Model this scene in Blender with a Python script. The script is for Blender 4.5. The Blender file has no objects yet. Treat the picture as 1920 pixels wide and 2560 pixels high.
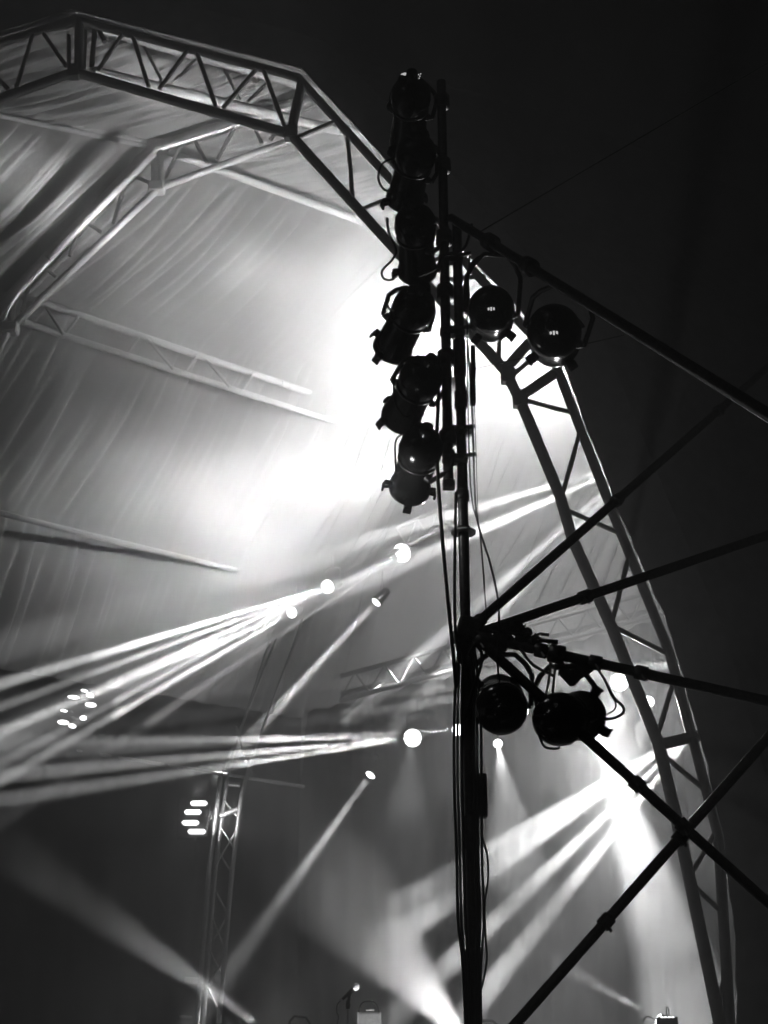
import bpy, math, random
from mathutils import Vector, Matrix, noise
R = math.radians
random.seed(7)
sc = bpy.context.scene

# ------------------------------------------------------------------ camera
F = 3800.0; PITCH = R(23); CAM = Vector((0, 0, 1.6))
cs, sn = math.cos(PITCH), math.sin(PITCH)
cam = bpy.data.objects.new("camera", bpy.data.cameras.new("camera"))
sc.collection.objects.link(cam); sc.camera = cam
cam.location = CAM; cam.rotation_euler = (R(90) + PITCH, 0, 0)
cam.data.sensor_fit = 'VERTICAL'; cam.data.sensor_height = 24; cam.data.lens = 24 * F / 2560
cam.data.clip_end = 500

def ray(px, py):
    x, u = px - 960, 1280 - py
    return Vector((x, F * cs - u * sn, F * sn + u * cs))
def at(px, py, Y):                       # world point seen at a photo pixel, on the plane Y = const
    d = ray(px, py); return CAM + d * (Y / d.y)
def cv(r, u, f):                         # camera axes -> world vector
    return Vector((r, f * cs - u * sn, f * sn + u * cs))
def mpp(p):                              # metres per photo pixel at point p
    d = p - CAM; return (d.y * cs + d.z * sn) / F

# ------------------------------------------------------------------ world, exposure, render
w = bpy.data.worlds.new("World"); sc.world = w; w.use_nodes = True
bg = w.node_tree.nodes["Background"]
bg.inputs[0].default_value = (1, 1, 1, 1); bg.inputs[1].default_value = 0.0006
moon = bpy.data.lights.new("moon", 'SUN'); moon.energy = 0.02; moon.angle = R(0.5)
mo = bpy.data.objects.new("moon", moon); sc.collection.objects.link(mo)
mo.rotation_euler = (R(58), R(0), R(-28))
vs = sc.view_settings; vs.view_transform = 'Standard'; vs.look = 'None'; vs.exposure = 0; vs.gamma = 1
cy = sc.cycles
cy.use_denoising = True; cy.denoiser = 'OPENIMAGEDENOISE'
cy.volume_bounces = 0; cy.max_bounces = 3; cy.diffuse_bounces = 1; cy.glossy_bounces = 2
cy.use_light_tree = True; cy.caustics_reflective = False; cy.caustics_refractive = False
cy.sample_clamp_indirect = 2.0; cy.use_adaptive_sampling = False

# ------------------------------------------------------------------ materials
def mat(name, col, rough=0.5, metal=0.0, bump=0.0, bscale=30, var=0.0, spec=0.5):
    m = bpy.data.materials.new(name); m.use_nodes = True
    nt = m.node_tree; b = nt.nodes["Principled BSDF"]
    b.inputs["Roughness"].default_value = rough; b.inputs["Metallic"].default_value = metal
    b.inputs["Specular IOR Level"].default_value = spec
    tc = nt.nodes.new("ShaderNodeTexCoord"); n = nt.nodes.new("ShaderNodeTexNoise")
    n.inputs["Scale"].default_value = bscale; n.inputs["Detail"].default_value = 5
    nt.links.new(tc.outputs["Object"], n.inputs["Vector"])
    cr = nt.nodes.new("ShaderNodeValToRGB")
    lo, hi = col * (1 - var), col * (1 + var)
    cr.color_ramp.elements[0].position = .3; cr.color_ramp.elements[1].position = .7
    cr.color_ramp.elements[0].color = (lo, lo, lo, 1); cr.color_ramp.elements[1].color = (hi, hi, hi, 1)
    nt.links.new(n.outputs["Fac"], cr.inputs[0]); nt.links.new(cr.outputs[0], b.inputs["Base Color"])
    if bump:
        bp = nt.nodes.new("ShaderNodeBump"); bp.inputs["Strength"].default_value = bump
        bp.inputs["Distance"].default_value = 0.02
        nt.links.new(n.outputs["Fac"], bp.inputs["Height"]); nt.links.new(bp.outputs[0], b.inputs["Normal"])
    return m
def emat(name, s):
    m = bpy.data.materials.new(name); m.use_nodes = True; nt = m.node_tree; m.cycles.emission_sampling = 'NONE'
    b = nt.nodes["Principled BSDF"]; b.inputs["Base Color"].default_value = (.8, .8, .8, 1)
    b.inputs["Emission Color"].default_value = (1, 1, 1, 1); b.inputs["Emission Strength"].default_value = s
    return m
M = dict(
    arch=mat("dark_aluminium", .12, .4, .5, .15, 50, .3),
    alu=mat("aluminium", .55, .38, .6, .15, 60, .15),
    alu_dull=mat("weathered_aluminium", .5, .5, .0, .1, 40, .2),
    white_alu=mat("pale_haze_glare", .7, .5, .0, .1, 40, .1),
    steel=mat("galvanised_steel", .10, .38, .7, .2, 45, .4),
    black=mat("black_paint", .014, .18, 0, .08, 60, .4, .6),
    rubber=mat("black_rubber", .010, .55, 0, 0, 30, .2),
    lining=mat("white_tent_membrane", .32, .7, 0, .12, 6, .05, .2),
    drape=mat("black_velvet", .003, 1, 0, .5, 9, .4, 0),
    skin=mat("dark_tent_skin", .12, .8, 0, .3, 7, .4, .2),
    deck=mat("stage_plywood", .04, .6, 0, .2, 5, .3),
    ground=mat("trampled_ground", .05, .95, 0, .6, 3, .4),
    chrome=mat("mesh_grille", .6, .3, .9, .6, 400, .2),
    lamp=emat("lit_lens", 14), cell_glow=emat("painted_cell_glow", .03), bright_spot=emat("vent_glow_and_glint", .7), lampmid=emat("lit_led", 5),
)

# ------------------------------------------------------------------ mesh helpers
class MB:
    def __init__(s): s.v = []; s.f = []; s.smooth = []
    def add(s, v, f, sm=True):
        o = len(s.v); s.v += [tuple(p) for p in v]
        s.f += [tuple(i + o for i in q) for q in f]; s.smooth += [sm] * len(f)
    def tube(s, a, b, r, n=12, r2=None):
        a, b = Vector(a), Vector(b); return s.path([a, b], r, n, r2)
    def path(s, pts, r, n=8, r2=None):
        pts = [Vector(p) for p in pts]; r2 = r if r2 is None else r2
        vs_, fs = [], []
        t = (pts[1] - pts[0]).normalized()
        x = t.orthogonal().normalized()
        for i, p in enumerate(pts):
            if i == 0: t = pts[1] - pts[0]
            elif i == len(pts) - 1: t = pts[-1] - pts[-2]
            else: t = (pts[i + 1] - pts[i]).normalized() + (pts[i] - pts[i - 1]).normalized()
            t.normalize(); x = (x - t * x.dot(t)).normalized(); y = t.cross(x)
            rr = r + (r2 - r) * i / (len(pts) - 1)
            for k in range(n):
                a = 2 * math.pi * k / n; vs_.append(p + x * math.cos(a) * rr + y * math.sin(a) * rr)
        for i in range(len(pts) - 1):
            for k in range(n):
                fs.append((i * n + k, i * n + (k + 1) % n, (i + 1) * n + (k + 1) % n, (i + 1) * n + k))
        s.add(vs_, fs)
        s.add(vs_[:n], [tuple(range(n))[::-1]], False); s.add(vs_[-n:], [tuple(range(n))], False)
        return s
    def lathe(s, prof, mtx, n=32, cap=True):           # prof: (z along axis, radius)
        vs_, fs = [], []
        for z, r in prof:
            for k in range(n):
                a = 2 * math.pi * k / n; vs_.append(mtx @ Vector((r * math.cos(a), r * math.sin(a), z)))
        for i in range(len(prof) - 1):
            for k in range(n):
                fs.append((i * n + k, i * n + (k + 1) % n, (i + 1) * n + (k + 1) % n, (i + 1) * n + k))
        s.add(vs_, fs)
        if cap: s.add(vs_[:n], [tuple(range(n))[::-1]], False); s.add(vs_[-n:], [tuple(range(n))], False)
        return s
    def box(s, mtx, sx, sy, sz, bev=.12):
        b = min(sx, sy, sz) * bev; X, Y, Z = sx / 2, sy / 2, sz / 2
        vs_, idx = [], {}
        for i in (-1, 1):
            for j in (-1, 1):
                for k in (-1, 1):
                    for ax in range(3):
                        p = [i * (X - b), j * (Y - b), k * (Z - b)]; p[ax] = (i * X, j * Y, k * Z)[ax]
                        idx[(i, j, k, ax)] = len(vs_); vs_.append(mtx @ Vector(p))
        fs = []
        for ax in range(3):
            o = [a for a in range(3) if a != ax]
            for sg in (-1, 1):
                q = []
                for (u, v) in ((-1, -1), (1, -1), (1, 1), (-1, 1)):
                    c = [0, 0, 0]; c[ax] = sg; c[o[0]] = u; c[o[1]] = v; q.append(idx[tuple(c) + (ax,)])
                fs.append(tuple(q))
                for v in (-1, 1):
                    pass
        for ax in range(3):                                # bevel strips along each axis
            o = [a for a in range(3) if a != ax]
            for u in (-1, 1):
                for v in (-1, 1):
                    q = []
                    for (sg, f) in ((-1, 0), (1, 0), (1, 1), (-1, 1)):
                        c = [0, 0, 0]; c[ax] = sg; c[o[0]] = u; c[o[1]] = v; q.append(idx[tuple(c) + (o[f],)])
                    fs.append(tuple(q))
        for i in (-1, 1):
            for j in (-1, 1):
                for k in (-1, 1): fs.append((idx[(i, j, k, 0)], idx[(i, j, k, 1)], idx[(i, j, k, 2)]))
        s.add(vs_, fs, False); return s
    def build(s, name, m, parent=None):
        me = bpy.data.meshes.new(name); me.from_pydata(s.v, [], s.f); me.materials.append(m)
        me.polygons.foreach_set("use_smooth", s.smooth); me.update()
        import bmesh
        bm = bmesh.new(); bm.from_mesh(me); bmesh.ops.recalc_face_normals(bm, faces=bm.faces); bm.to_mesh(me); bm.free()
        o = bpy.data.objects.new(name, me); sc.collection.objects.link(o)
        if parent is not None:
            o.parent = parent; o.matrix_parent_inverse = parent.matrix_basis.inverted()
        return o
def tag(o, label, cat, group=None, kind=None):
    if label: o["label"] = label
    if cat: o["category"] = cat
    if group: o["group"] = group
    if kind: o["kind"] = kind
    return o
def thing(name, loc, label, cat, group=None):
    o = bpy.data.objects.new(name, None); o.location = loc; o.empty_display_size = .2
    sc.collection.objects.link(o); return tag(o, label, cat, group)
def frame(p, z, up=Vector((0, 0, 1))):                     # matrix at p with local z along `z`
    z = Vector(z).normalized()
    x = up.cross(z); x = x.normalized() if x.length > 1e-4 else z.orthogonal().normalized()
    y = z.cross(x); m = Matrix((x, y, z)).transposed().to_4x4(); m.translation = p; return m
def spot(parent, p, q, deg, watt, blend=.5, rad=.03):      # a spot light at p aimed at q
    l = bpy.data.lights.new("spot", 'SPOT'); l.energy = watt; l.spot_size = R(deg); l.spot_blend = blend
    l.shadow_soft_size = rad
    o = bpy.data.objects.new("added_glare", l); sc.collection.objects.link(o)
    o.location = p; o.rotation_euler = (Vector(q) - Vector(p)).to_track_quat('-Z', 'Y').to_euler()
    o.parent = parent; o.matrix_parent_inverse = parent.matrix_basis.inverted()
    return o

# ------------------------------------------------------------------ the tent: a polygonal vault, bays stepping (3, 2)
BAY = Vector((3.05, 1.78, 0))
O0 = Vector((-3.6, 14, 0))
PROF = [(-6.3, 0.0), (-5.9, 5.0), (-4.95, 8.2), (-3.95, 10.78), (-2.4, 12.8), (0, 13.78), (2.64, 12.95),
        (5.42, 9.3), (5.94, 7.55), (6.4, 6.1), (6.72, 4.35), (6.68, 2.68), (6.6, 0.0)]
def prof_pt(k, x, z): return O0 + BAY * k + Vector((x, 0, z + .42 * min(max(k, 0), 1) * min(max((z - 6.2) / 2, 0), 1)))
def add_flap(o):                                                  # front hem of the skin, closing the rim in front of the arch
    me = o.data; v = [tuple(p.co) for p in me.vertices]; f = [tuple(p.vertices) for p in me.polygons]
    pts = []
    for i in range(len(PROF) - 1):
        n = 1 if i < 1 else 14
        for j in range(n):
            t = j / n; a, b = PROF[i], PROF[i + 1]; pts.append((a[0] + (b[0] - a[0]) * t, a[1] + (b[1] - a[1]) * t))
    pts.append(PROF[-1]); b0 = len(v)
    for i, (x, z) in enumerate(pts):
        a = pts[max(i - 1, 0)]; b = pts[min(i + 1, len(pts) - 1)]; dx, dz = b[0] - a[0], b[1] - a[1]; L = math.hypot(dx, dz)
        nx, nz = -dz / L, dx / L
        rag = .035 * (noise.noise(Vector((x * 2.3, z * 2.3, 1))) + .5 * noise.noise(Vector((x * 9, z * 9, 4)))) * (1 if x > 4 else .25)
        for off in ((.0 if x > 4 else .045) + rag, .5): v.append(tuple(O0 + Vector((x + nx * off, -.075, z + nz * off))))
    for i in range(len(pts) - 1): k = b0 + 2 * i; f.append((k, k + 1, k + 3, k + 2))
    me.clear_geometry(); me.from_pydata(v, [], f); me.update()
def shell(prof, k0, k1, nk, nseg, name, m, wr=0.0, off=0.0, thick=0.02, flap=False):
    pts = []
    for i in range(len(prof) - 1):
        for j in range(nseg):
            t = j / nseg; pts.append((prof[i][0] + (prof[i + 1][0] - prof[i][0]) * t, prof[i][1] + (prof[i + 1][1] - prof[i][1]) * t, i, t))
    pts.append((*prof[-1], len(prof) - 2, 1.0))
    v, f = [], []
    for a in range(nk + 1):
        k = k0 + (k1 - k0) * a / nk
        for (x, z, i, t) in pts:
            dx, dz = prof[i + 1][0] - prof[i][0], prof[i + 1][1] - prof[i][1]
            L = math.hypot(dx, dz); nx, nz = -dz / L, dx / L         # outward-ish normal
            d = 0
            if wr:
                s = i + t
                edge = math.sin(math.pi * t) ** .5 if 0 < t < 1 else 0
                bayt = k - math.floor(k + 1e-6)
                sag = -.10 * math.sin(math.pi * min(max(bayt, 0), 1)) * math.sin(math.pi * t)
                r1 = noise.noise(Vector((k * 15 + s * 1.2, s * .5, i * 7.3)))
                r2 = noise.noise(Vector((k * 40 - s * 1.6, s * .6, 3 + i * 5.1)))
                amp = .5 + 1.7 * max(0, noise.noise(Vector((k * 1.7, s * 1.4, 9.4))) + .15)
                sd = abs((k * 2.0) % 1.0 - .5); sag += -.03 * math.exp(-(sd / .012) ** 2)
                d = sag + wr * amp * (.8 * r1 + .8 * r2) * (.35 + .65 * edge)
            v.append(prof_pt(k, x + nx * (d + off), z + nz * (d + off)))
    n = len(pts)
    for a in range(nk):
        for b in range(n - 1): f.append((a * n + b, a * n + b + 1, (a + 1) * n + b + 1, (a + 1) * n + b))
    mb = MB(); mb.add(v, f); o = mb.build(name, m)
    if flap: add_flap(o)
    sm = o.modifiers.new("thickness", 'SOLIDIFY'); sm.thickness = thick; sm.offset = 0
    return o
lin = shell([(-6.2, 1.25), (-5.9, 5.0), PROF[2]] + PROF[3:9], 0, 5, 640, 24, "tent_lining", M['lining'], wr=.11, off=.12)
tag(lin, "white wrinkled tent membrane lit from inside, spanning between the metal arches", "tent roof")
skin = shell(PROF, -.02, 5, 20, 3, "tent_skin", M['skin'], off=.42, thick=.03, flap=True)
tag(skin, "unlit black outer skin of the stage tent behind the front arch edge", "tent cover")
# black cloths added to stop the beams and darken the lower stage
def curtain(ba, bb, name, label, amp=1.0, n=260, nz_=14):
    bk = MB(); v = []; f = []; hd = (bb - ba); hd.z = 0; L = hd.length; hd.normalize(); nn = Vector((-hd.y, hd.x, 0))
    for a in range(n + 1):
        t = a / n; top = ba + (bb - ba) * t; u = t * L
        for b in range(nz_ + 1):
            z = top.z + (1.2 - top.z) * b / nz_
            d = .07 * math.sin(u * 21 + 1.5 * noise.noise(Vector((u * 1.5, z * .3, 0)))) + .12 * noise.noise(Vector((u * 2, z * .5, 3)))
            p = top + nn * d * amp; v.append((p.x, p.y, z))
    for a in range(n):
        for b in range(nz_): k = a * (nz_ + 1) + b; f.append((k, k + 1, k + nz_ + 2, k + nz_ + 1))
    bk.add(v, f); bo = bk.build(name, M['drape']); so = bo.modifiers.new("thickness", 'SOLIDIFY'); so.thickness = .01
    return tag(bo, label, "backdrop")
curtain(at(745, 1792, 18.75), at(1900, 1480, 18.75), "beam_stop_backdrop", "added black pleated backdrop stopping the beams under the sloping lighting truss at the rear of the stage")
curtain(at(-260, 1630, 15.9), at(750, 1797, 18.5), "beam_stop_curtain", "added black side curtain stopping light along the left wall behind the lit tower", .35)

# ------------------------------------------------------------------ haze
hz = MB(); hz.box(Matrix.Translation((4, 14, 7.2)), 44, 50, 16.4, 0.0001)
ho = hz.build("haze", bpy.data.materials.new("haze_air")); tag(ho, "thin stage smoke filling the air of the tent", "haze", None, "stuff")
hm = ho.data.materials[0]; hm.use_nodes = True; hm.node_tree.nodes.clear()
pv = hm.node_tree.nodes.new("ShaderNodeVolumePrincipled"); out = hm.node_tree.nodes.new("ShaderNodeOutputMaterial")
pv.inputs["Color"].default_value = (.92, .92, .92, 1); pv.inputs["Density"].default_value = 0.045
pv.inputs["Anisotropy"].default_value = 0.0
hm.node_tree.links.new(pv.outputs[0], out.inputs["Volume"])

sb = MB(); sb.box(Matrix.Translation((.2, 17.3, 8.6)), 19, 6.0, 12.4, 0.0001)
so_ = sb.build("stage_smoke", bpy.data.materials.new("drifting_smoke")); tag(so_, "uneven drifting smoke hanging in the lit tent", "smoke", None, "stuff")
mm_ = so_.data.materials[0]; mm_.use_nodes = True; nt = mm_.node_tree; nt.nodes.clear()
pv = nt.nodes.new("ShaderNodeVolumePrincipled"); out = nt.nodes.new("ShaderNodeOutputMaterial")
tc = nt.nodes.new("ShaderNodeTexCoord"); nz = nt.nodes.new("ShaderNodeTexNoise"); mp = nt.nodes.new("ShaderNodeMapRange")
nz.inputs["Scale"].default_value = .55; nz.inputs["Detail"].default_value = 3; nz.inputs["Roughness"].default_value = .6; nz.inputs["Distortion"].default_value = .8
mp.inputs["From Min"].default_value = .42; mp.inputs["From Max"].default_value = .72; mp.inputs["To Min"].default_value = 0.0; mp.inputs["To Max"].default_value = .36
nt.links.new(tc.outputs["Object"], nz.inputs["Vector"]); nt.links.new(nz.outputs["Fac"], mp.inputs["Value"]); nt.links.new(mp.outputs[0], pv.inputs["Density"])
pv.inputs["Color"].default_value = (.94, .94, .94, 1); nt.links.new(pv.outputs[0], out.inputs["Volume"])

# ------------------------------------------------------------------ lamps
KB = 60000
def mover(px, py, Y, beams, label, r=.09, group="moving head lights", em='lamp', face=None, hang=.16, bm='black'):
    p = at(px, py, Y)
    tgt = [(at(b[0], b[1], b[2]), b[3], b[4]) for b in beams]
    d = Vector(face) if face else sum(((q - p).normalized() for q, _, _ in tgt), Vector()).normalized()
    root = thing("moving_head_light", p - d * (r * 2.4) + Vector((0, 0, r * 3.4)), label, "stage light", group)
    m = frame(p - d * (r * .55), d)
    MB().lathe([(-3.4 * r, .45 * r), (-3.1 * r, .8 * r), (-1.4 * r, 1.02 * r), (-.15 * r, 1.12 * r), (.12 * r, 1.12 * r), (.12 * r, .98 * r), (0, .95 * r)], m, 24).build("head", M[bm], root)
    MB().lathe([(0.02 * r, .93 * r), (.2 * r, .86 * r), (.35 * r, .66 * r), (.44 * r, .35 * r), (.47 * r, .02 * r)], m, 24).build("lens", M[em], root)
    if r > .112:
        cells = MB()
        for ring, cnt in ((0, 1), (.36, 6), (.74, 12)):
            for k in range(cnt):
                a = 2 * math.pi * k / cnt; mm = m @ Matrix.Translation((math.cos(a) * ring * r, math.sin(a) * ring * r, .0))
                cells.lathe([(.1 * r, .19 * r), (.5 * r - .2 * ring * r, .17 * r), (.56 * r - .2 * ring * r, .1 * r), (.58 * r - .2 * ring * r, .01 * r)], mm, 10)
        cells.build("lens_cells", M[em], root)
    c = m @ Vector((0, 0, -1.6 * r)); side = Vector((m.col[0][0], m.col[0][1], 0)).normalized() * 1.15 * r
    top = c + Vector((0, 0, 2.6 * r))
    MB().path([c + side, c + side * 1.05 + Vector((0, 0, 2.2 * r)), top + side * .6, top - side * .6, c - side * 1.05 + Vector((0, 0, 2.2 * r)), c - side], .09 * r, 8).build("yoke", M[bm], root)
    MB().tube(top, top + Vector((0, 0, hang)), .012, 8).build("hanger", M[bm], root)
    for q, deg, wt in tgt:
        dd = (q - p).normalized()
        if 3.5 <= deg < 9 and len(tgt) < 4:                                               # a narrow beam leaves the whole lens
            ps = KB * wt * (q - p).length / deg; l = bpy.data.lights.new("beam", 'AREA'); l.shape = 'DISK'; l.size = r * 1.2
            l.spread = R(deg); l.energy = 1.7 * ps * (R(deg) / 2) ** 2 / (4 * math.pi)
            o = bpy.data.objects.new("added_glare", l); sc.collection.objects.link(o); o.location = p + dd * .06
            o.rotation_euler = dd.to_track_quat('-Z', 'Y').to_euler(); o.parent = root; o.matrix_parent_inverse = root.matrix_basis.inverted()
            o.visible_camera = True
            continue
        spot(root, p + dd * .03, q, deg, KB * wt * (q - p).length / deg, .7, .02)
    return root
B = mover
B(815, 1468, 18, [(60,1690,13,1.1,1.8),(-60,1730,13,1.2,2.4),(-60,1790,13,1.0,1.6),(0,1835,13,1.3,2.0),(20,1900,13,1.0,1.1)], "bright moving head throwing narrow beams down left, highest of the left cluster", bm='white_alu')  # pale housing colour stands in for haze glare on these black heads
B(727, 1533, 18, [(-50,1850,13,1.1,1.5),(60,1920,13,1.1,1.2)], "small moving head just below and left of the brightest beam source", .07, bm='white_alu')
B(573, 1577, 18.5, [(-30,1780,13.5,1.4,1.5),(-30,1830,13.5,1.3,1.4),(-30,1920,13.5,1.5,1.5),(100,1940,13.5,1.6,1.4)], "wide lensed moving head at the left end of the beam cluster", .12, bm='white_alu')
B(937, 1510, 18.4, [(520,1960,17.9,3.6,1.0),(490,1965,17.9,1.2,.6)], "moving head with a bright rim sending one soft beam down left", .07)
B(1000, 1385, 19, [(-50,1890,13,1.0,.5),(-50,1970,13,1.0,.4),(100,1990,13,.9,.3)], "large round moving head washed out in the bright smoke left of the pole", .13, bm='white_alu')
B(1600, 1150, 17, [(-60,1634,12,2.4,.8),(-60,1880,12,2.6,1.0),(880,1790,18.7,3.5,1.4),(1010,1790,18.7,3.8,1.4)], "moving head by the upper right arch leg fanning beams to the left", .1)
B(1028, 1846, 18, [(-100,1852,11,1.1,.6),(-100,1948,11,1.2,1.0),(-100,2015,11,1.2,.8),(1010,2130,15,13,.05)], "round moving head throwing flat beams to the left below the truss", .115)
B(1140, 1825, 18.5, [(400,1862,13,1.2,.6)], "moving head peeking out beside the black pole", .08)
B(1245, 1861, 18, [(1278,2080,16,14,.5)], "small moving head with a soft cone below the hanging cans", .06)
B(923, 1942, 18.2, [(580,2420,17.2,6,.6)], "lone moving head sending a single long beam toward the floor", .065)
B(1548, 1710, 18, [(1500,2100,15,18,.25)], "large round moving head seen against the right arch leg", .12)
B(1472, 1755, 18.5, [(1735,2560,15.8,14,1.6)], "glaring moving head beside the right hanging can", .1)
B(1620, 1757, 18.5, [(1500,2200,15,12,.3)], "small moving head just right of the inner arch chord", .08)
B(1750, 1812, 16.5, [(1040,2233,18.6,4.6,2.2),(1030,2310,18.6,6,2.4),(1030,2500,18.6,4.6,2.0),(1110,2610,18.4,5,1.8)], "moving head behind the tent edge spraying beams down left", .1)
B(1780, 1650, 17.5, [(450,1730,13,1.8,.3),(450,1790,13,1.4,.3),(450,1850,13,1.4,.3)], "moving head at the right arch edge sending faint flat streaks left", .08)
B(700, 2600, 14.5, [(230,2270,16.0,9,.13)], "floor standing moving head at the bottom left aiming up left", .12, hang=.01)
B(1180, 2620, 15, [(880,2260,18.2,21,.5)], "floor standing moving head behind the pole base aiming up left", .14, hang=.01)
B(1640, 2545, 15, [(1480,2455,15,11,.25)], "small floor light at the bottom right aiming up left", .06, hang=.01)

def wash(px, py, Y, tgt, deg, watt, label, blend=1):
    p = at(px, py, Y); q = at(*tgt)
    root = thing("unseen_wash_light", p, label, "stage light", "unseen wash lights behind the glow")
    m = frame(p - (q - p).normalized() * .06, (q - p))
    MB().lathe([(-.16, .05), (-.12, .1), (0, .12), (.02, .12), (.02, .1)], m, 20).build("housing", M['alu_dull'], root)
    MB().lathe([(.0, .1), (.03, .06), (.035, .01)], m, 20).build("lens", M['lamp'], root)
    spot(root, p, q, deg, watt, blend, .08); return root
WA = 1050
def onwall(px, py, xr):                                           # where the sight line meets the left lining
    d = ray(px, py); t = d.x / d.y; k = (3.6 - xr + 14 * t) / (3.05 - 1.78 * t); return at(px, py, 14 + 1.78 * k)
def wash_up(px, py, Y, wt, label, pools=(), aim=(-.35, .5, .8)):  # unseen lamps set behind cans and pole to raise the glow and wall pools
    p = at(px, py, Y); q = p + Vector(aim)
    root = thing("unseen_wash_light", p, label, "stage light", "unseen wash lights behind the glow")
    m = frame(p - (q - p).normalized() * .06, (q - p))
    MB().lathe([(-.16, .05), (-.12, .1), (0, .12), (.02, .12), (.02, .1)], m, 20).build("housing", M['alu_dull'], root)
    MB().lathe([(.0, .1), (.03, .06), (.035, .01)], m, 20).build("lens", M['lamp'], root)
    spot(root, p, q, 144, wt * 1.1, 1, .3)
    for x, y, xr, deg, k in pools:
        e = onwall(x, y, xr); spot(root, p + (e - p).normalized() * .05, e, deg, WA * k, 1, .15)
    return root
wash_up(1035, 800, 15.3, WA*.2, "added unseen wash light behind the fourth can of the black lamp column", [(610,690,-3.2,17,1.0),(127,500,-3,16,3.6),(320,150,-1,12,2.0),(430,810,-3.8,10,.6)])
wash_up(1050, 1150, 15.3, WA*.85, "added unseen wash light behind the lowest can of the black lamp column", [(420,1390,-5.2,62,2.9),(690,1290,-4.9,50,2.0),(350,1230,-4.7,9,.9)])
wash_up(1133, 960, 15.3, WA*2.0, "added unseen wash light behind the twin pipes of the pole")
wash_up(1230, 775, 15.3, WA*1.0, "added unseen wash light behind the big can right of the pole", aim=(.3, .8, .2))
wash_up(1385, 835, 15.0, WA*2.8, "added unseen wash light behind the outermost upper right can", aim=(.15, .9, .0))
wash(1485, 1810, 17.8, (1560, 1900, 12), 150, 1100, "wash light flooding the haze beside the right hanging can")

# ------------------------------------------------------------------ steel of the tent
def P(l, Y): return [at(x, y, Y) for x, y in l]
def seg(par, nm, a, b, r, m='alu', n=12): return MB().tube(a, b, r, n).build(nm, M[m], par)
def chord(par, pts, r, m='alu', nm="chord"):
    return MB().path(pts, r, 14).build(nm, M[m], par)
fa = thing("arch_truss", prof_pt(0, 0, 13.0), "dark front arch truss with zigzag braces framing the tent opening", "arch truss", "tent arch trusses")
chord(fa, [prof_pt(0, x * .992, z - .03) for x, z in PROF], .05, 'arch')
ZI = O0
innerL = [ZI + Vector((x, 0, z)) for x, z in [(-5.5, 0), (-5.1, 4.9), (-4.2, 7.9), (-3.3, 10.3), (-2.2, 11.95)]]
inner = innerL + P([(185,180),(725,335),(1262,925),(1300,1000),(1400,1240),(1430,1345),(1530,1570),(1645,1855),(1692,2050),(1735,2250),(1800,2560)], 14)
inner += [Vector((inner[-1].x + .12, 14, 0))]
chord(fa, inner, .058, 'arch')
FB = [(310,80,245,175),(330,85,372,218),(472,122,398,222),(492,130,540,268),(642,172,557,270),(660,178,712,318),
      (845,300,742,345),(868,325,882,500),(985,490,908,522),(1010,500,1030,640),(1130,630,1040,672),(1170,690,1145,800),(1215,690,1100,700),(1246,760,1248,905),
      (1350,880,1285,935),(1430,1032,1310,1000),(1450,1080,1405,1240),(1558,1337,1415,1275),(1575,1380,1530,1555),(1680,1640,1540,1570),(1688,1690,1640,1850),
      (1780,1990,1655,1885),(1800,2060,1725,2190),(1815,2290,1735,2215),(1822,2395,1795,2520),
      (172,88,172,170),(85,80,40,220),(110,85,165,165),(-10,190,22,225)]
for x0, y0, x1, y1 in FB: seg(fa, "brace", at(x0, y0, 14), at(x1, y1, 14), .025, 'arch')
for x0, y0, x1, y1 in [(755,205,727,330),(1325,855,1262,925),(1385,935,1300,992),(1765,1835,1648,1862),(198,55,198,178)]:
    seg(fa, "strut", at(x0, y0, 14), at(x1, y1, 14), .055, 'arch')
for x, y in [(185,180),(727,333),(1270,940),(1300,1000)]:
    c = at(x, y, 14); MB().box(frame(c, (0, 1, 0)), .15, .17, .12).build("hinge_plate", M['steel'], fa)
for x0, y0, x1, y1 in [(213,60,208,175),(238,62,229,172),(246,72,262,105)]:
    seg(fa, "hinge_bar", at(x0, y0, 14.15), at(x1, y1, 14.15), .03, 'arch')

Y1, Y2 = 15.78, 17.56
a2 = thing("arch_truss", at(390, 420, Y1), "second arch truss inside the tent, pale with a dark upper chord", "arch truss", "tent arch trusses")
k1 = lambda l: [prof_pt(1, x, z) for x, z in l]
o2 = k1([(-6.2, 0), (-5.75, 5.0), (-4.85, 8.2)]) + P([(30,742),(385,372),(850,226)], Y1) + k1([(2.6, 12.9), (5.3, 9.3), (5.9, 7.5), (6.3, 6.1), (6.6, 4.3), (6.5, 0)])
chord(a2, o2, .085)
chord(a2, P([(120,645),(383,384)], Y1 - .3), .05, 'white_alu')
chord(a2, k1([(-5.6, 0), (-5.2, 5.0)]) + P([(-60,980),(22,825),(397,470),(839,310)], Y1) + k1([(2.3, 12.2), (4.8, 9.0), (5.4, 7.4), (5.8, 6.0), (6.1, 4.3), (6.0, 0)]), .045, 'white_alu')
for x0, y0, x1, y1 in [(462,347,412,445),(480,340,516,405),(595,305,542,400),(630,305,655,360),(740,262,675,352),(312,457,284,558),(327,437,388,463),(197,570,174,640),(211,553,255,582),(84,681,55,779),(101,664,142,693)]:
    seg(a2, "brace", at(x0, y0, Y1), at(x1, y1, Y1), .025, 'white_alu')
for x0, y0, x1, y1 in [(386,375,387,465),(400,375,403,465),(12,735,14,815),(28,742,30,815)]:
    seg(a2, "strut", at(x0, y0, Y1), at(x1, y1, Y1), .045, 'alu')
for x, y in [(392,470),(25,822),(388,366)]:
    MB().box(frame(at(x, y, Y1), (0, 1, 0)), .2, .14, .16).build("hinge_plate", M['white_alu'], a2)
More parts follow.
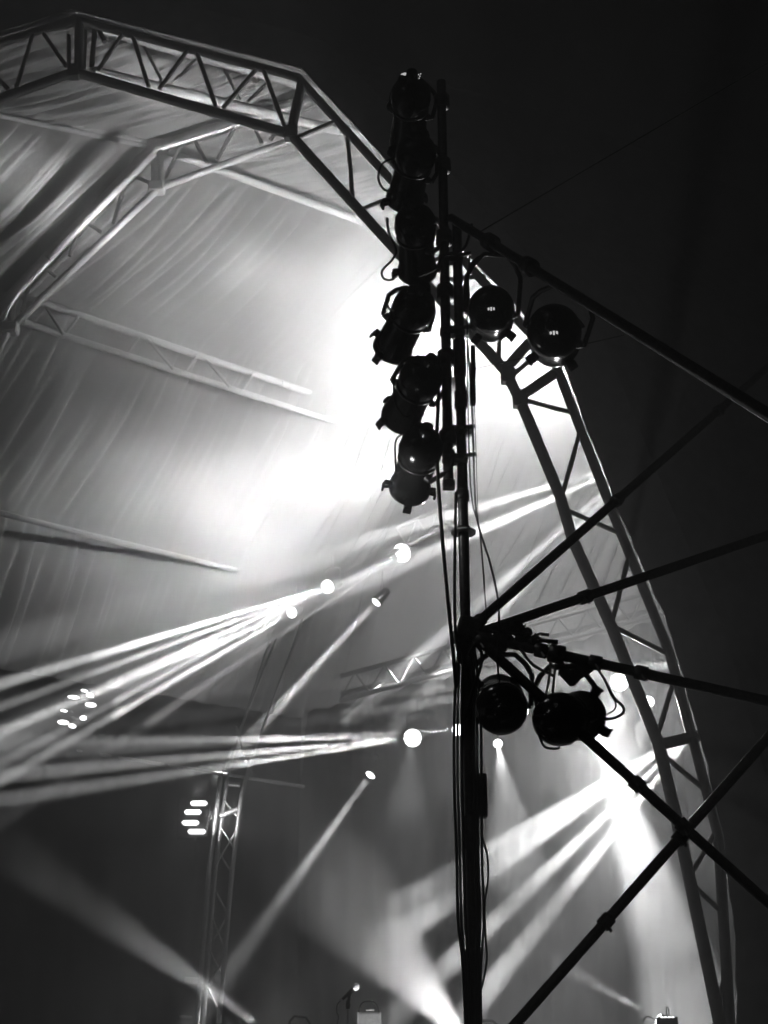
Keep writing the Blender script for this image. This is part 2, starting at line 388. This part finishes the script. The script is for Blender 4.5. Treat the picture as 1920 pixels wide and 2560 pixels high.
def purlin(pts_px, label, r=.05, low=None, br=(), nm="roof_purlin"):
    (x0, y0, z0), (x1, y1, z1) = pts_px
    pl = thing(nm, at(x0, y0, z0), label, "roof purlin", "purlins between the arches")
    seg(pl, "chord", at(x0, y0, z0), at(x1, y1, z1), r, 'white_alu')
    if low: seg(pl, "chord", at(*low[0]), at(*low[1]), r * .9, 'white_alu')
    for a in br:
        seg(pl, "brace", at(a[0], a[1], a[4]), at(a[2], a[3], a[4] if len(a) < 6 else a[5]), .02, 'alu_dull')
    return pl
purlin([(235,178,14.1),(845,326,Y1)], "pale ridge truss running from the front arch peak to the second arch", .06, [(205,62,14.1),(850,240,Y1)],
       [(347,87,405,203,14.5),(497,145,428,211,14.8),(547,145,599,250,15.1),(688,188,620,255,15.3)])
purlin([(-160,238,14.5),(380,358,Y1)], "pale double pipe entering from the left edge to the second arch shoulder", .035, [(-160,256,14.5),(380,368,Y1)])
purlin([(420,378,Y1),(1010,592,Y2)], "pale purlin from the second arch shoulder into the bright smoke", .05)
purlin([(850,326,Y1),(1500,470,Y2)], "ridge purlin of the second bay mostly hidden by the front arch", .05)
p3 = purlin([(50,738,Y1),(702,958,Y2)], "long ladder purlin crossing the left side below the second arch", .045, [(60,806,Y1),(722,1018,Y2)],
       [(197,791,165,834,16.1),(347,843,318,883,16.5),(370,849,434,924,16.55),(492,889,463,930,16.9),(515,898,575,968,17.0),(632,935,605,978,17.3),(110,760,160,838,15.95)])
p4 = purlin([(-250,1222,15.2),(640,1438,18.2)], "bright wall pipe above the pleated dark drape at the left edge", .036)
seg(p3, 'chord', at(702,958,Y2), at(1180,1119,20.6), .045, 'white_alu'); seg(p3, 'chord', at(722,1018,Y2), at(1180,1165,20.6), .04, 'white_alu')
purlin([(-200,1815,16.2),(760,1967,18.4)], "thin low pipe sloping from the left edge behind the lit tower", .022)
bm_ = thing("cross_beam", at(0, 2415, 17), "grey horizontal beam band low at the left edge", "beam", "low beams at the left edge")
MB().box(frame((at(-200,2407,17) + at(530,2455,17.9)) / 2, at(530,2455,17.9) - at(-200,2407,17)), .07, .07, (at(530,2455,17.9) - at(-200,2407,17)).length).build("rail", M['alu'], bm_)
for x in (40, 300, 520): 
    c = at(x, 2407 + (x + 200) / 1100 * 73, 17 + (x + 200) / 1100 * 1.5); seg(bm_, "bracket", c + Vector((0, .02, .05)), c + Vector((0, .02, -.4)), .02, 'alu')
bm2 = thing("cross_beam", at(0, 2515, 17), "thinner lower grey beam near the bottom left corner", "beam", "low beams at the left edge")
seg(bm2, "rail", at(-200,2503,17), at(480,2545,17.8), .022, 'alu')
seg(bm2, "post", at(-200,2503,17), at(-200,2503,17) - Vector((0,0,1.8)), .03, 'alu')

# ------------------------------------------------------------------ light trusses inside
def ltruss(a, b, label, r=.03, h=.32, n=14, m='alu'):
    a, b = at(*a), at(*b); t = thing("lighting_truss", a, label, "lighting truss", "lighting trusses")
    up = Vector((0, 0, h)); fw = Vector((0, h, 0))
    for off in (Vector(), up, fw * .8 + up * .5): seg(t, "chord", a + off, b + off, r, m, 8)
    for i in range(n):
        p = a + (b - a) * (i / n); q = a + (b - a) * ((i + .5) / n); s_ = a + (b - a) * ((i + 1) / n)
        seg(t, "brace", p, q + up, r * .5, m, 6); seg(t, "brace", q + up, s_, r * .5, m, 6)
        seg(t, "brace", p, q + fw * .8 + up * .5, r * .5, m, 6)
    return t
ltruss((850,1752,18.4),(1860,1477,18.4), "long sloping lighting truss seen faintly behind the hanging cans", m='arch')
ltruss((380,1650,19),(1120,1318,19), "lighting truss in the bright smoke above the left lamp cluster", m='white_alu')  # pale tone stands in for lit haze over the truss
ltruss((1420,1740,19.2),(1900,1690,19.2), "short lighting truss behind the right arch leg", n=6)

# lit back tower
tw = thing("tower_truss", at(540, 2560, 17), "slender lit tower truss rising beside the glowing bar lamp", "tower truss")
tA = P([(551,1943),(522,2180),(492,2560),(478,2740)], 17); tB = P([(567,1952),(537,2180),(507,2560),(493,2740)], 17.15); tC = P([(634,1885),(604,1988),(580,2180),(547,2560),(532,2740)], 17)
for t_ in (tA, tB, tC): MB().path(t_, .026, 10).build("chord", M['alu'], tw)
for (x0,y0,x1,y1) in [(560,2000,600,2050),(553,2070,592,2130),(546,2130,585,2190),(598,2066,541,2160),(540,2230,572,2290),(532,2300,565,2380),(570,2290,532,2350),(560,2400,520,2460),(526,2380,556,2440),(520,2470,548,2530)]:
    seg(tw, "brace", at(x0, y0, 17.05), at(x1, y1, 17.05), .012, 'alu', 8)
for (x0,y0,x1,y1) in [(572,1960,600,1962),(550,2040,603,2020),(586,2108,592,2110)]:
    MB().path([at(x0,y0,17.05), at(x1,y1,17.05)], .03, 10).build("collar", M['alu'], tw)
for pts, lb in (([(758,1547),(690,1730),(634,1885)], "long sling cable rising right from the lit tower top"), ([(690,1600),(610,1800),(551,1943)], "faint sling cable above the left leg of the lit tower"), ([(672,1610),(600,1830),(567,1952)], "faint inner sling cable above the lit tower"), ([(590,1815),(612,1890),(632,1935)], "short slanted sling above the right leg of the lit tower")):
    tag(MB().path(P(pts, 17.05), .016, 6).build("sling_cable", M['alu']), lb, "cable", "sling cables above the lit tower")

# glowing bar lamp and ring lamp
bl = thing("bar_lamp", at(485, 2045, 16.8), "glowing four bar lamp beside the lit tower truss", "stage light")
MB().box(frame(at(485,2045,16.95), (0,1,0)), .36, .46, .12).build("housing", M['black'], bl)
for (x, y, wd) in [(497,2008,.19),(482,2030,.19),(476,2057,.19),(492,2079,.2)]:
    MB().box(frame(at(x,y,16.86), (0,1,0)), wd, .055, .06, .4).build("lamp_bar", M['lampmid'], bl)
spot(bl, at(520,2045,16.6), at(575,2040,17.1), 70, 60, 1, .05)
spot(bl, at(490,2000,16.6), at(490,1900,16.9), 60, 15, 1, .05)
for q_, e_ in ((at(480,2045,16.5),5),):
    hl = bpy.data.lights.new('glow','POINT'); hl.energy = e_ * .3; hl.shadow_soft_size=.1; ho_ = bpy.data.objects.new('added_glare',hl); sc.collection.objects.link(ho_); ho_.location=q_; ho_.parent=bl; ho_.matrix_parent_inverse=bl.matrix_basis.inverted()
rl = thing("ring_lamp", at(190, 1770, 16), "ring shaped lamp of small glowing ovals at the lower left", "stage light")
MB().lathe([(0,.02),(0,.22),(.1,.2),(.14,.05)], frame(at(190,1770,16.05),(0.1,1,.1)), 28).build("housing", M['black'], rl)
for (x, y) in [(211,1727),(225,1738),(184,1743),(227,1762),(160,1777),(208,1795),(158,1806),(181,1815)]:
    m = frame(at(x,y,15.98),(0,-1,0)) @ Matrix.Rotation(-.2+.1*math.sin(x),4,'Z') @ Matrix.Diagonal((1.5+.5*math.sin(y),.6+.2*math.cos(x),1,1)); MB().lathe([(0,.038),(.02,.03),(.03,.004)], m, 16).build("lens", M['lampmid'], rl)
m = Matrix()
for (x, y, lb) in [(917,1645,"faint grid of unlit cells on a panel below the small beam lamp"),(938,2125,"faint unlit grid panel hanging in the dark middle"),(945,2313,"faint unlit grid panel low above the microphone")]:
    c = at(x, y, 19.5); rt = thing("panel_light", c, lb, "panel light", "faint grid panel lights")
    MB().box(frame(c + Vector((0,.06,0)), (0,1,0)), .36, .27, .08).build("housing", M['black'], rt)
    gm = MB()
    for i in range(7):
        for j in range(5): gm.box(frame(c + Vector(((i-3)*.046,.0,(j-2)*.047)), (0,1,0)), .034, .034, .02)
    gm.build("cell_grid", M['cell_glow'], rt); seg(rt, "hanger", c + Vector((0,.06,.12)), c + Vector((0,.06,.55)), .012, 'steel', 6)  # faint emission stands in for light caught by the unlit cells

# ------------------------------------------------------------------ near scaffold
YS = 6.9
st = thing("scaffold_tower", Vector((.39, YS, 0)), "near black scaffold upright with diagonal tubes meeting at one node", "scaffold")
def up_(x, y, z): return Vector((x, y, z))
zt = at(1143, 560, YS).z
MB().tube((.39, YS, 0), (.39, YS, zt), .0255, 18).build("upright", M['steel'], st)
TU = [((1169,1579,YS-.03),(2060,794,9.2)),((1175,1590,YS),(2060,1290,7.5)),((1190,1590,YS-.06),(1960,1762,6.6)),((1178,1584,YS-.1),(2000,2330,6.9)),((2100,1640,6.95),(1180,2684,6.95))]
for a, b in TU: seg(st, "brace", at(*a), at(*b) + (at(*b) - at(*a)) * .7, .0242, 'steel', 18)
seg(st, "brace", at(1128,545,YS), at(2050,1118,4.6) * 1.5 - at(1128,545,YS) * .5, .0242, 'steel', 18)
seg(st, "brace", at(1140,560,YS+.05), at(1700,900,6.3), .012, 'steel', 12)
for (a, b), ts in zip(TU, ((.02,.33,.62),(.02,.3),(.22,.4,.55),(.03,.52,.66),(.46,.66))):
    A_, B_ = at(*a), at(*b)
    for t in ts:
        c = A_ + (B_ - A_) * t; mb = MB().lathe([(-.03,.025),(-.028,.034),(.028,.034),(.03,.025)], frame(c, B_ - A_), 14)
        mb.tube(c + Vector((0,-.03,-.02)), c + Vector((.012,-.055,-.05)), .008, 8); mb.build("coupler", M['steel'], st)
def rosette(p, nm="rosette", R_=.062):
    m = Matrix.Translation(p); mb = MB().lathe([(-.005,.026),(-.005,R_),(.005,R_),(.005,.026)], m, 24)
    for k in range(4):
        a = k * math.pi / 2 + .3; mb.box(Matrix.Translation(p) @ Matrix.Rotation(a, 4, 'Z') @ Matrix.Translation((.042,0,.006)), .02, .03, .006)
    return mb.build(nm, M['chrome'] if nm == "rosette" else M['steel'], st)
for px, py in ((1168,1331),(1165,832),(1168,1080),(1170,1583)): rosette(Vector((.39, YS, at(px, py, YS).z)))
for py, h in ((1579,.09),(1325,.03),(895,.2),(1000,.09),(1240,.05),(2075,.12),(2110,.05),(2385,.03)):
    z = at(1160, py, YS).z; MB().lathe([(-h/2,.024),(-h/2,.033),(h/2,.033),(h/2,.024)], Matrix.Translation((.39,YS,z)), 18).build("collar", M['steel'], st)
MB().box(Matrix.Translation(at(1172,1580,YS-.02)) @ Matrix.Rotation(.3,4,'Y'), .12,.1,.13).build("node_coupler", M['steel'], st)
MB().box(Matrix.Translation(at(1181,960,YS-.01)), .03,.06,.22).build("coupler_plate", M['steel'], st)
MB().box(Matrix.Translation(at(1203,1990,YS-.02)), .055,.05,.2).build("junction_box", M['black'], st)
# bar carrying the cans
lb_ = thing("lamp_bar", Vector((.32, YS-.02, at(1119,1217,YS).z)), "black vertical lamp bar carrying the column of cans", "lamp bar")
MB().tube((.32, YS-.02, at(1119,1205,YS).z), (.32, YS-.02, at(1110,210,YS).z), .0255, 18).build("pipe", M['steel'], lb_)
MB().box(Matrix.Translation(at(1122,1212,YS-.02)), .06,.06,.04).build("end_cap", M['steel'], lb_)
for py in (650, 832, 1080, 1150):
    z = at(1130, py, YS).z; MB().box(Matrix.Translation((.355, YS-.01, z)), .13, .075, .05, .3).build("swivel_coupler", M['steel'], lb_)
    MB().tube((.40, YS-.05, z), (.46, YS-.06, z+.005), .011, 10).build("coupler_bolt", M['steel'], lb_)

# ------------------------------------------------------------------ PAR cans
CAN = [(0,.002),(0,.034),(.03,.04),(.035,.062),(.05,.088),(.085,.106),(.13,.111),(.165,.107),(.195,.098),(.215,.0935),(.235,.0935),(.40,.099),(.415,.107),(.44,.108),(.452,.107),(.452,.099),(.40,.094),(.26,.06),(.25,.01)]
def can(px, py, Y, axis, label, clamp=None, grp="black cans in the column beside the pole", sc_=1.0, roll=0.3, bright_spot=False, yoke_up=None):
    c = at(px, py, Y); d = cv(*axis).normalized()                 # c is the centre of the rear dome
    m = frame(c - d * .12 * sc_, d) @ Matrix.Rotation(roll, 4, 'Z') @ Matrix.Scale(sc_, 4)
    root = thing("par_can", c, label, "stage light", grp)
    MB().lathe(CAN, m, 40).build("body", M['black'], root)
    MB().lathe([(.20,.1),(.20,.1035),(.212,.1035),(.212,.099)], m, 36).build("band", M['steel'], root)
    cap = MB().lathe([(-.045,.012),(-.045,.028),(-.01,.034),(.02,.036)], m, 20); cap.box(m @ Matrix.Translation((.05,0,.02)), .05,.05,.03,.3)
    cap.build("rear_cap", M['black'], root)
    for k in range(4):                                            # gel frame clips
        a = k * math.pi / 2 + .6
        mm = m @ Matrix.Rotation(a, 4, 'Z')
        MB().box(mm @ Matrix.Translation((.121,0,.435)), .03,.042,.03,.2).box(mm @ Matrix.Translation((.135,0,.46)), .012,.042,.03,.2).build("gel_clip", M['black'], root)
    for sgn in (-1, 1):
        MB().lathe([(0,.02),(.012,.02),(.02,.012),(.03,.012)], m @ Matrix.Translation((sgn*.098,0,.24)) @ Matrix.Rotation(sgn*math.pi/2,4,'Y'), 14).build("yoke_knob", M['steel'], root)
    hw = .128 * sc_; piv = m @ Vector((0,0,.24)); ax = (m.col[0].to_3d()).normalized()
    if clamp is not None:
        t = Vector(clamp); yd = (t - piv); yd -= ax * yd.dot(ax); L = max(yd.length - .06, .18); yd.normalize()
        a_, b_ = piv + ax * hw, piv - ax * hw
        MB().path([a_, a_ + yd * L * .62, a_ + yd * L * .82 - ax * .03, a_ + yd * L - ax * .08, b_ + yd * L + ax * .08, b_ + yd * L * .82 + ax * .03, b_ + yd * L * .62, b_], .0125, 10).build("yoke", M['steel'], root)
        e = piv + yd * L
        MB().tube(e, e + (t - e) * .5, .018, 12).build("clamp_bolt", M['steel'], root)
        MB().lathe([(-.035,.02),(-.035,.044),(.035,.044),(.035,.02)], frame(t, (0,0,1)) if yoke_up is None else frame(t, yoke_up), 16).build("clamp", M['steel'], root)
    if bright_spot:
        for k in (-1, 0, 1):
            MB().box(m @ Matrix.Rotation(-roll, 4, 'Z') @ Matrix.Translation((.006*k*2,-.028,-.0125+.0)) , .008,.006 if k else .011,.075,.2).build("vent_slot", M['bright_spot'], root)
    return root
def bar_pt(py): return Vector((.32, YS-.02, at(1115, py, YS).z))
can(1027,240,YS-.1,(-.01,-.24,.33), "topmost black can of the column with a bright highlight on its dome", bar_pt(260))
can(1040,385,YS-.1,(-.07,-.24,.3), "second black can from the top with a cable loop on its left", bar_pt(420), roll=.6)
can(1038,560,YS-.1,(.02,-.25,.28), "third black can from the top, standing almost upright above the gap", bar_pt(600), roll=.9)
can(1035,768,YS-.12,(-.13,-.22,.28), "fourth black can tilted down left with two square clips showing", bar_pt(735), roll=.2)
can(1053,945,YS-.12,(-.115,-.21,.28), "fifth black can tilted down left with a large cable loop across it", bar_pt(900), roll=.5)
can(1053,1120,YS-.12,(-.06,-.22,.28), "lowest black can of the column, fading into the bright glow", bar_pt(1100), roll=1.1)
topc = [o for o in sc.objects if o.get("label", "").startswith("topmost black can")][0]
mv = frame(at(1010,186,YS-.195), cv(-.25,.5,-.8)) @ Matrix.Diagonal((1.3,.8,1,1)); MB().lathe([(-.01,.017),(0,.016),(.003,.002)], mv, 14).build("painted_highlight", M['bright_spot'], topc)  # emissive disc painting in the highlight on the top can's dome
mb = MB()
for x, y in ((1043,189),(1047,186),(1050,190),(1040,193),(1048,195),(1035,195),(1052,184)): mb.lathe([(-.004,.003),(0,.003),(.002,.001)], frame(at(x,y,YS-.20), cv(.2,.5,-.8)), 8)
mb.build("highlight_specks", M['bright_spot'], topc)  # emissive specks of the same painted highlight
g2 = "big cans hanging right of the pole"
fb = (at(1128,545,YS), at(2050,1118,4.6)); onf = lambda t: fb[0] + (fb[1] - fb[0]) * t
can(1228,772,YS-.3,(.03,-.02,.4), "upper right can nearest the pole, seen end on with a small lit vent", onf(.16), g2, 1.06, .1, True, fb[1]-fb[0])
can(1385,828,YS-.5,(.05,-.01,.4), "upper right can under the long tube, outermost with a small lit vent", onf(.3), g2, 1.2, .4, True, fb[1]-fb[0])
cb = (at(1190,1590,YS-.06), at(1960,1762,6.6)); onc = lambda x: cb[0] + (cb[1] - cb[0]) * ((x - 1190) / 770)
can(1253,1771,YS-.1,(.02,0,.4), "left of the two cans hanging from the lower bar", onc(1255), g2, 1.12, 0.05, False, cb[1]-cb[0])
can(1398,1798,YS-.1,(.16,-.03,.36), "right of the two cans hanging from the lower bar behind the diagonal tube", onc(1400), g2, 1.12, 0.1, False, cb[1]-cb[0])
lowcan = bpy.data.objects[[o.name for o in sc.objects if o.get("label", "").startswith("lowest black can")][0]]
pl_ = bpy.data.lights.new("glow", 'POINT'); pl_.energy = 1.8; pl_.shadow_soft_size = .03  # added point light for glare, floating beside the lowest can
po = bpy.data.objects.new("added_glare", pl_); sc.collection.objects.link(po); po.location = at(972, 1222, 6.76)
po.parent = lowcan; po.matrix_parent_inverse = lowcan.matrix_basis.inverted()
# cable coils and clamps lying on the lower bar
cc = thing("cable_bundle", onc(1300) + Vector((0,0,.05)), "tangled bundle of connectors and cable on top of the lower bar", "cable bundle")
mb = MB()
for i in range(26):
    t = random.random(); c = onc(1235 + 125 * t) + Vector((0, random.uniform(-.02,.03), random.uniform(.01,.06 if t > .3 else .03)))
    mb.path([c, c + Vector((random.uniform(-.05,.05), random.uniform(-.03,.03), random.uniform(0,.045))), c + Vector((random.uniform(.0,.09), 0, random.uniform(-.03,.03)))], random.uniform(.007,.014), 8)
mb.build("cable", M['rubber'], cc)
for x, dz, s_ in ((1298,.085,.055),(1322,.07,.045),(1345,.035,.05),(1270,.05,.04)):
    MB().box(Matrix.Translation(onc(x) + Vector((0,0,dz))) @ Matrix.Rotation(random.uniform(-.5,.5),4,'Y'), s_*1.3, s_, s_, .3).build("connector", M['rubber'], cc)
# hook clamp with safety coupling near the right can
hk = thing("hook_clamp", onc(1440), "black hook clamp below the lower bar above the right hanging can", "clamp")
MB().lathe([(-.06,.03),(-.05,.045),(.05,.045),(.06,.03)], frame(at(1448,1672,YS-.08), (.8,0,.5)), 16).build("jaw", M['steel'], hk)
MB().lathe([(-.05,.02),(-.04,.034),(.04,.034),(.05,.02)], frame(at(1423,1688,YS-.08), (.6,0,-.7)), 16).build("knob", M['steel'], hk)
MB().path([at(1390,1672,YS-.08), at(1425,1668,YS-.08), at(1432,1682,YS-.08), at(1395,1686,YS-.08)], .008, 8).build("link", M['steel'], hk)

def curve(pts, Y, n=10):                                           # Catmull-Rom through pixel points
    p = [at(x, y, (c[0] if c else Y)) for x, y, *c in pts]; p = [p[0]] + p + [p[-1]]; o = []
    for i in range(1, len(p) - 2):
        for k in range(n):
            t = k / n; a, b, c, d = p[i-1], p[i], p[i+1], p[i+2]
            o.append(.5 * ((2*b) + (c-a)*t + (2*a-5*b+4*c-d)*t*t + (3*b-a-3*c+d)*t**3))
    return o + [p[-2]]
def cable(pts, r, label, Y=YS-.12, grp="black cables on the scaffold", m='rubber'):
    return tag(MB().path(curve(pts, Y), r, 8).build("cable", M[m]), label, "cable", grp)
cable([(985,395),(955,410),(946,445),(958,472),(975,480)], .006, "small cable loop left of the second can")
cable([(968,545),(972,580),(990,625),(980,650),(956,675),(958,695),(975,700),(993,690)], .006, "cable loop hanging off the left of the third can")
cable([(975,775),(965,750),(975,735),(1000,725),(1010,760),(985,800),(955,830),(945,855),(955,880)], .0055, "cable curling round the left of the fourth can")
cable([(1025,905),(995,925),(985,960),(990,1010),(1010,1040),(1030,1035),(1045,1000),(1050,950)], .006, "large cable loop drooping over the fifth can")
cable([(1015,1082),(990,1100),(988,1150),(990,1180)], .005, "thin cable left of the lowest can")
cable([(1048,690,YS),(1090,670),(1110,640),(1160,620),(1180,560)], .0075, "cable arching across the poles below the third can")
cable([(1172,770),(1168,700),(1175,670),(1195,645),(1215,640)], .010, "bent black conduit right of the pole above the big can", YS-.1)
cable([(1098,880),(1096,1000),(1092,1100),(1097,1230),(1108,1370),(1122,1520),(1132,1620),(1140,1720)], .009, "thick cable running down left of the pole past the lowest can")
cable([(1140,1230),(1137,1400),(1138,1560),(1150,1660)], .007, "cable hugging the left side of the pole above the node")
cable([(1174,640),(1168,800),(1172,1100),(1180,1250),(1200,1334),(1214,1512),(1217,1550)], .0035, "thin cable right of the pole ending at the upper diagonal tube")
cable([(1168,850),(1180,1020),(1186,1200),(1194,1303),(1227,1414),(1247,1521),(1243,1640),(1249,1710)], .0048, "cable swinging out right of the pole down to the left hanging can")
cable([(1182,865),(1184,920),(1183,950)], .012, "short thick plug hanging right of the pole")
cable([(1183,950),(1186,1000),(1192,1200),(1196,1320)], .002, "hair thin line hanging from the plug")
for i, (o, r) in enumerate(((-30,.007),(-22,.006),(-12,.007),(17,.007),(24,.006),(33,.006))):
    cable([(1165+o*.55,1600),(1167+o*1.0,1750),(1168+o*1.08,1950),(1172+o,2150),(1176+o*1.02,2300),(1179+o*.7,2420),(1183+o*.6,2600)], r, ["outermost left cable taped along the lower pole","second cable from the left on the lower pole","cable touching the left of the lower pole","cable touching the right of the lower pole","second cable from the right on the lower pole","outermost right cable on the lower pole"][i], YS-.03-.008*i)
cable([(1205,2090),(1218,2140),(1220,2200),(1212,2260),(1214,2340),(1217,2400),(1205,2470)], .0045, "loose cable bowing out right of the lower pole")
cable([(1345,1612),(1375,1655),(1372,1700),(1366,1730),(1360,1760)], .006, "cable dropping from the bar to the right hanging can")
cable([(1300,1620),(1330,1660),(1365,1680),(1385,1690)], .007, "slack cable sagging below the lower bar")
cable([(1390,1650),(1385,1700),(1380,1745)], .005, "short cable above the right hanging can")
cable([(1490,1665),(1515,1705),(1535,1745),(1556,1765),(1558,1782),(1535,1795),(1505,1798)], .0065, "cable loop dangling right of the hanging cans")
cable([(1495,1665),(1520,1720),(1538,1755),(1535,1775),(1508,1790)], .004, "inner thin cable of the dangling loop")
cable([(1458,1772),(1475,1780),(1490,1795)], .005, "short cable end poking out right of the right can")
cable([(1345,1830),(1360,1865),(1385,1872),(1400,1868)], .006, "cable loop under the right hanging can")
cable([(1170,1640),(1190,1610),(1205,1650),(1180,1730),(1160,1800)], .008, "doubled cable between the pole and the left hanging can")
tag(MB().tube(at(1187,922,YS), at(1560,838,7.2), .003, 8).build("guy_wire", M['steel']), "thin wire crossing from the pole to the right arch leg", "wire", "guy wires")
tag(MB().tube(at(1190,585,YS), at(2000,110,8), .004, 8).build("guy_wire", M['steel']), "faint wire rising to the upper right corner", "wire", "guy wires")

# ------------------------------------------------------------------ stage things at the bottom edge
YM = 12.0
mc = at(890, 2467, YM)
ms = thing("microphone_stand", Vector((mc.x - .07, YM, 1.2)), "slim microphone stand at the bottom edge", "microphone stand")
tp = at(870, 2512, YM)
MB().tube((tp.x, YM, 1.22), tp, .009, 12).build("pole", M['chrome'], ms)
MB().lathe([(0,.14),(.012,.14),(.03,.03),(.05,.015)], Matrix.Translation((tp.x, YM, 1.2)), 28).build("base", M['black'], ms)
MB().lathe([(-.03,.014),(0,.018),(.03,.014)], Matrix.Translation(tp), 14).build("clutch", M['black'], ms)
MB().tube(tp, at(874,2486,YM), .011, 10).build("clip", M['black'], ms)
mi = thing("microphone", at(872, 2484, YM), "ball headed microphone clipped to the stand and tilted up right", "microphone")
dm = (at(890,2467,YM) - at(856,2498,YM)).normalized(); mm = frame(at(856,2498,YM), dm)
L = (at(890,2467,YM) - at(856,2498,YM)).length
MB().lathe([(0,.008),(.0,.011),(L*.3,.013),(L-.02,.019)], mm, 20).build("handle", M['black'], mi)
MB().lathe([(L-.026,.018),(L-.018,.0245),(L-.004,.0275),(L+.008,.0265),(L+.022,.018),(L+.029,.004)], mm, 24).build("grille", M['chrome'], mi)
MB().lathe([(-.02,.009),(-.02,.012),(.0,.012)], mm, 12).build("plug", M['alu'], mi)
cable([(853,2500),(843,2512),(842,2530),(846,2545),(838,2575)], .004, "microphone cable hanging from the ball headed microphone", YM)
kb = thing("lit_cabinet", at(923, 2550, 12.4), "small lamp cabinet with an arched handle and pale lit front at the bottom edge", "lamp cabinet")
MB().box(frame(at(923,2590,12.45), (0,1,0)), .19, .34, .12).build("case", M['alu_dull'], kb)
MB().path(curve([(895,2540),(903,2510),(922,2503),(940,2510),(950,2540)], 12.42), .006, 8).build("handle", M['black'], kb)
MB().box(frame(at(925,2526,12.4), (0,1,0)), .075, .018, .03, .4).build("lamp_strip", M['alu'], kb)
for x in (895, 951): MB().box(frame(at(x,2575,12.38), (0,1,0)), .014, .26, .03).build("side_rail", M['white_alu'], kb)
spot(kb, at(925,2500,12.0), at(925,2600,12.4), 80, 5, 1, .02)
spot(kb, at(925,2505,11.9), at(888,2470,12), 30, 12, 1, .02)  # added spot that brightens the microphone
fx = thing("footlight_cluster", at(1655,2550,13.5), "small row of chrome floor lamps at the bottom right", "stage light")
MB().box(frame(at(1668,2556,13.5),(0,1,0)), .17,.09,.1).build("case", M['black'], fx)
for x in (1655,1664,1673,1682): MB().box(frame(at(x,2543,13.44),(0,1,0)), .02,.01,.02,.3).build("lamp", M['lampmid'], fx)
MB().path(curve([(1608,2555),(1612,2545),(1622,2541),(1634,2548)],13.5), .006, 8).build("rim", M['chrome'], fx)

# ------------------------------------------------------------------ ground and stage deck
gm = MB(); gm.add([(-300,-300,0),(300,-300,0),(300,300,0),(-300,300,0)], [(0,1,2,3)], False)
tag(gm.build("ground", M['ground']), None, None, None, "structure")
dk = MB(); dk.box(Matrix.Translation((3.5,19,.6)), 19, 15, 1.19, .01); tag(dk.build("stage_deck", M['deck']), None, None, None, "structure")
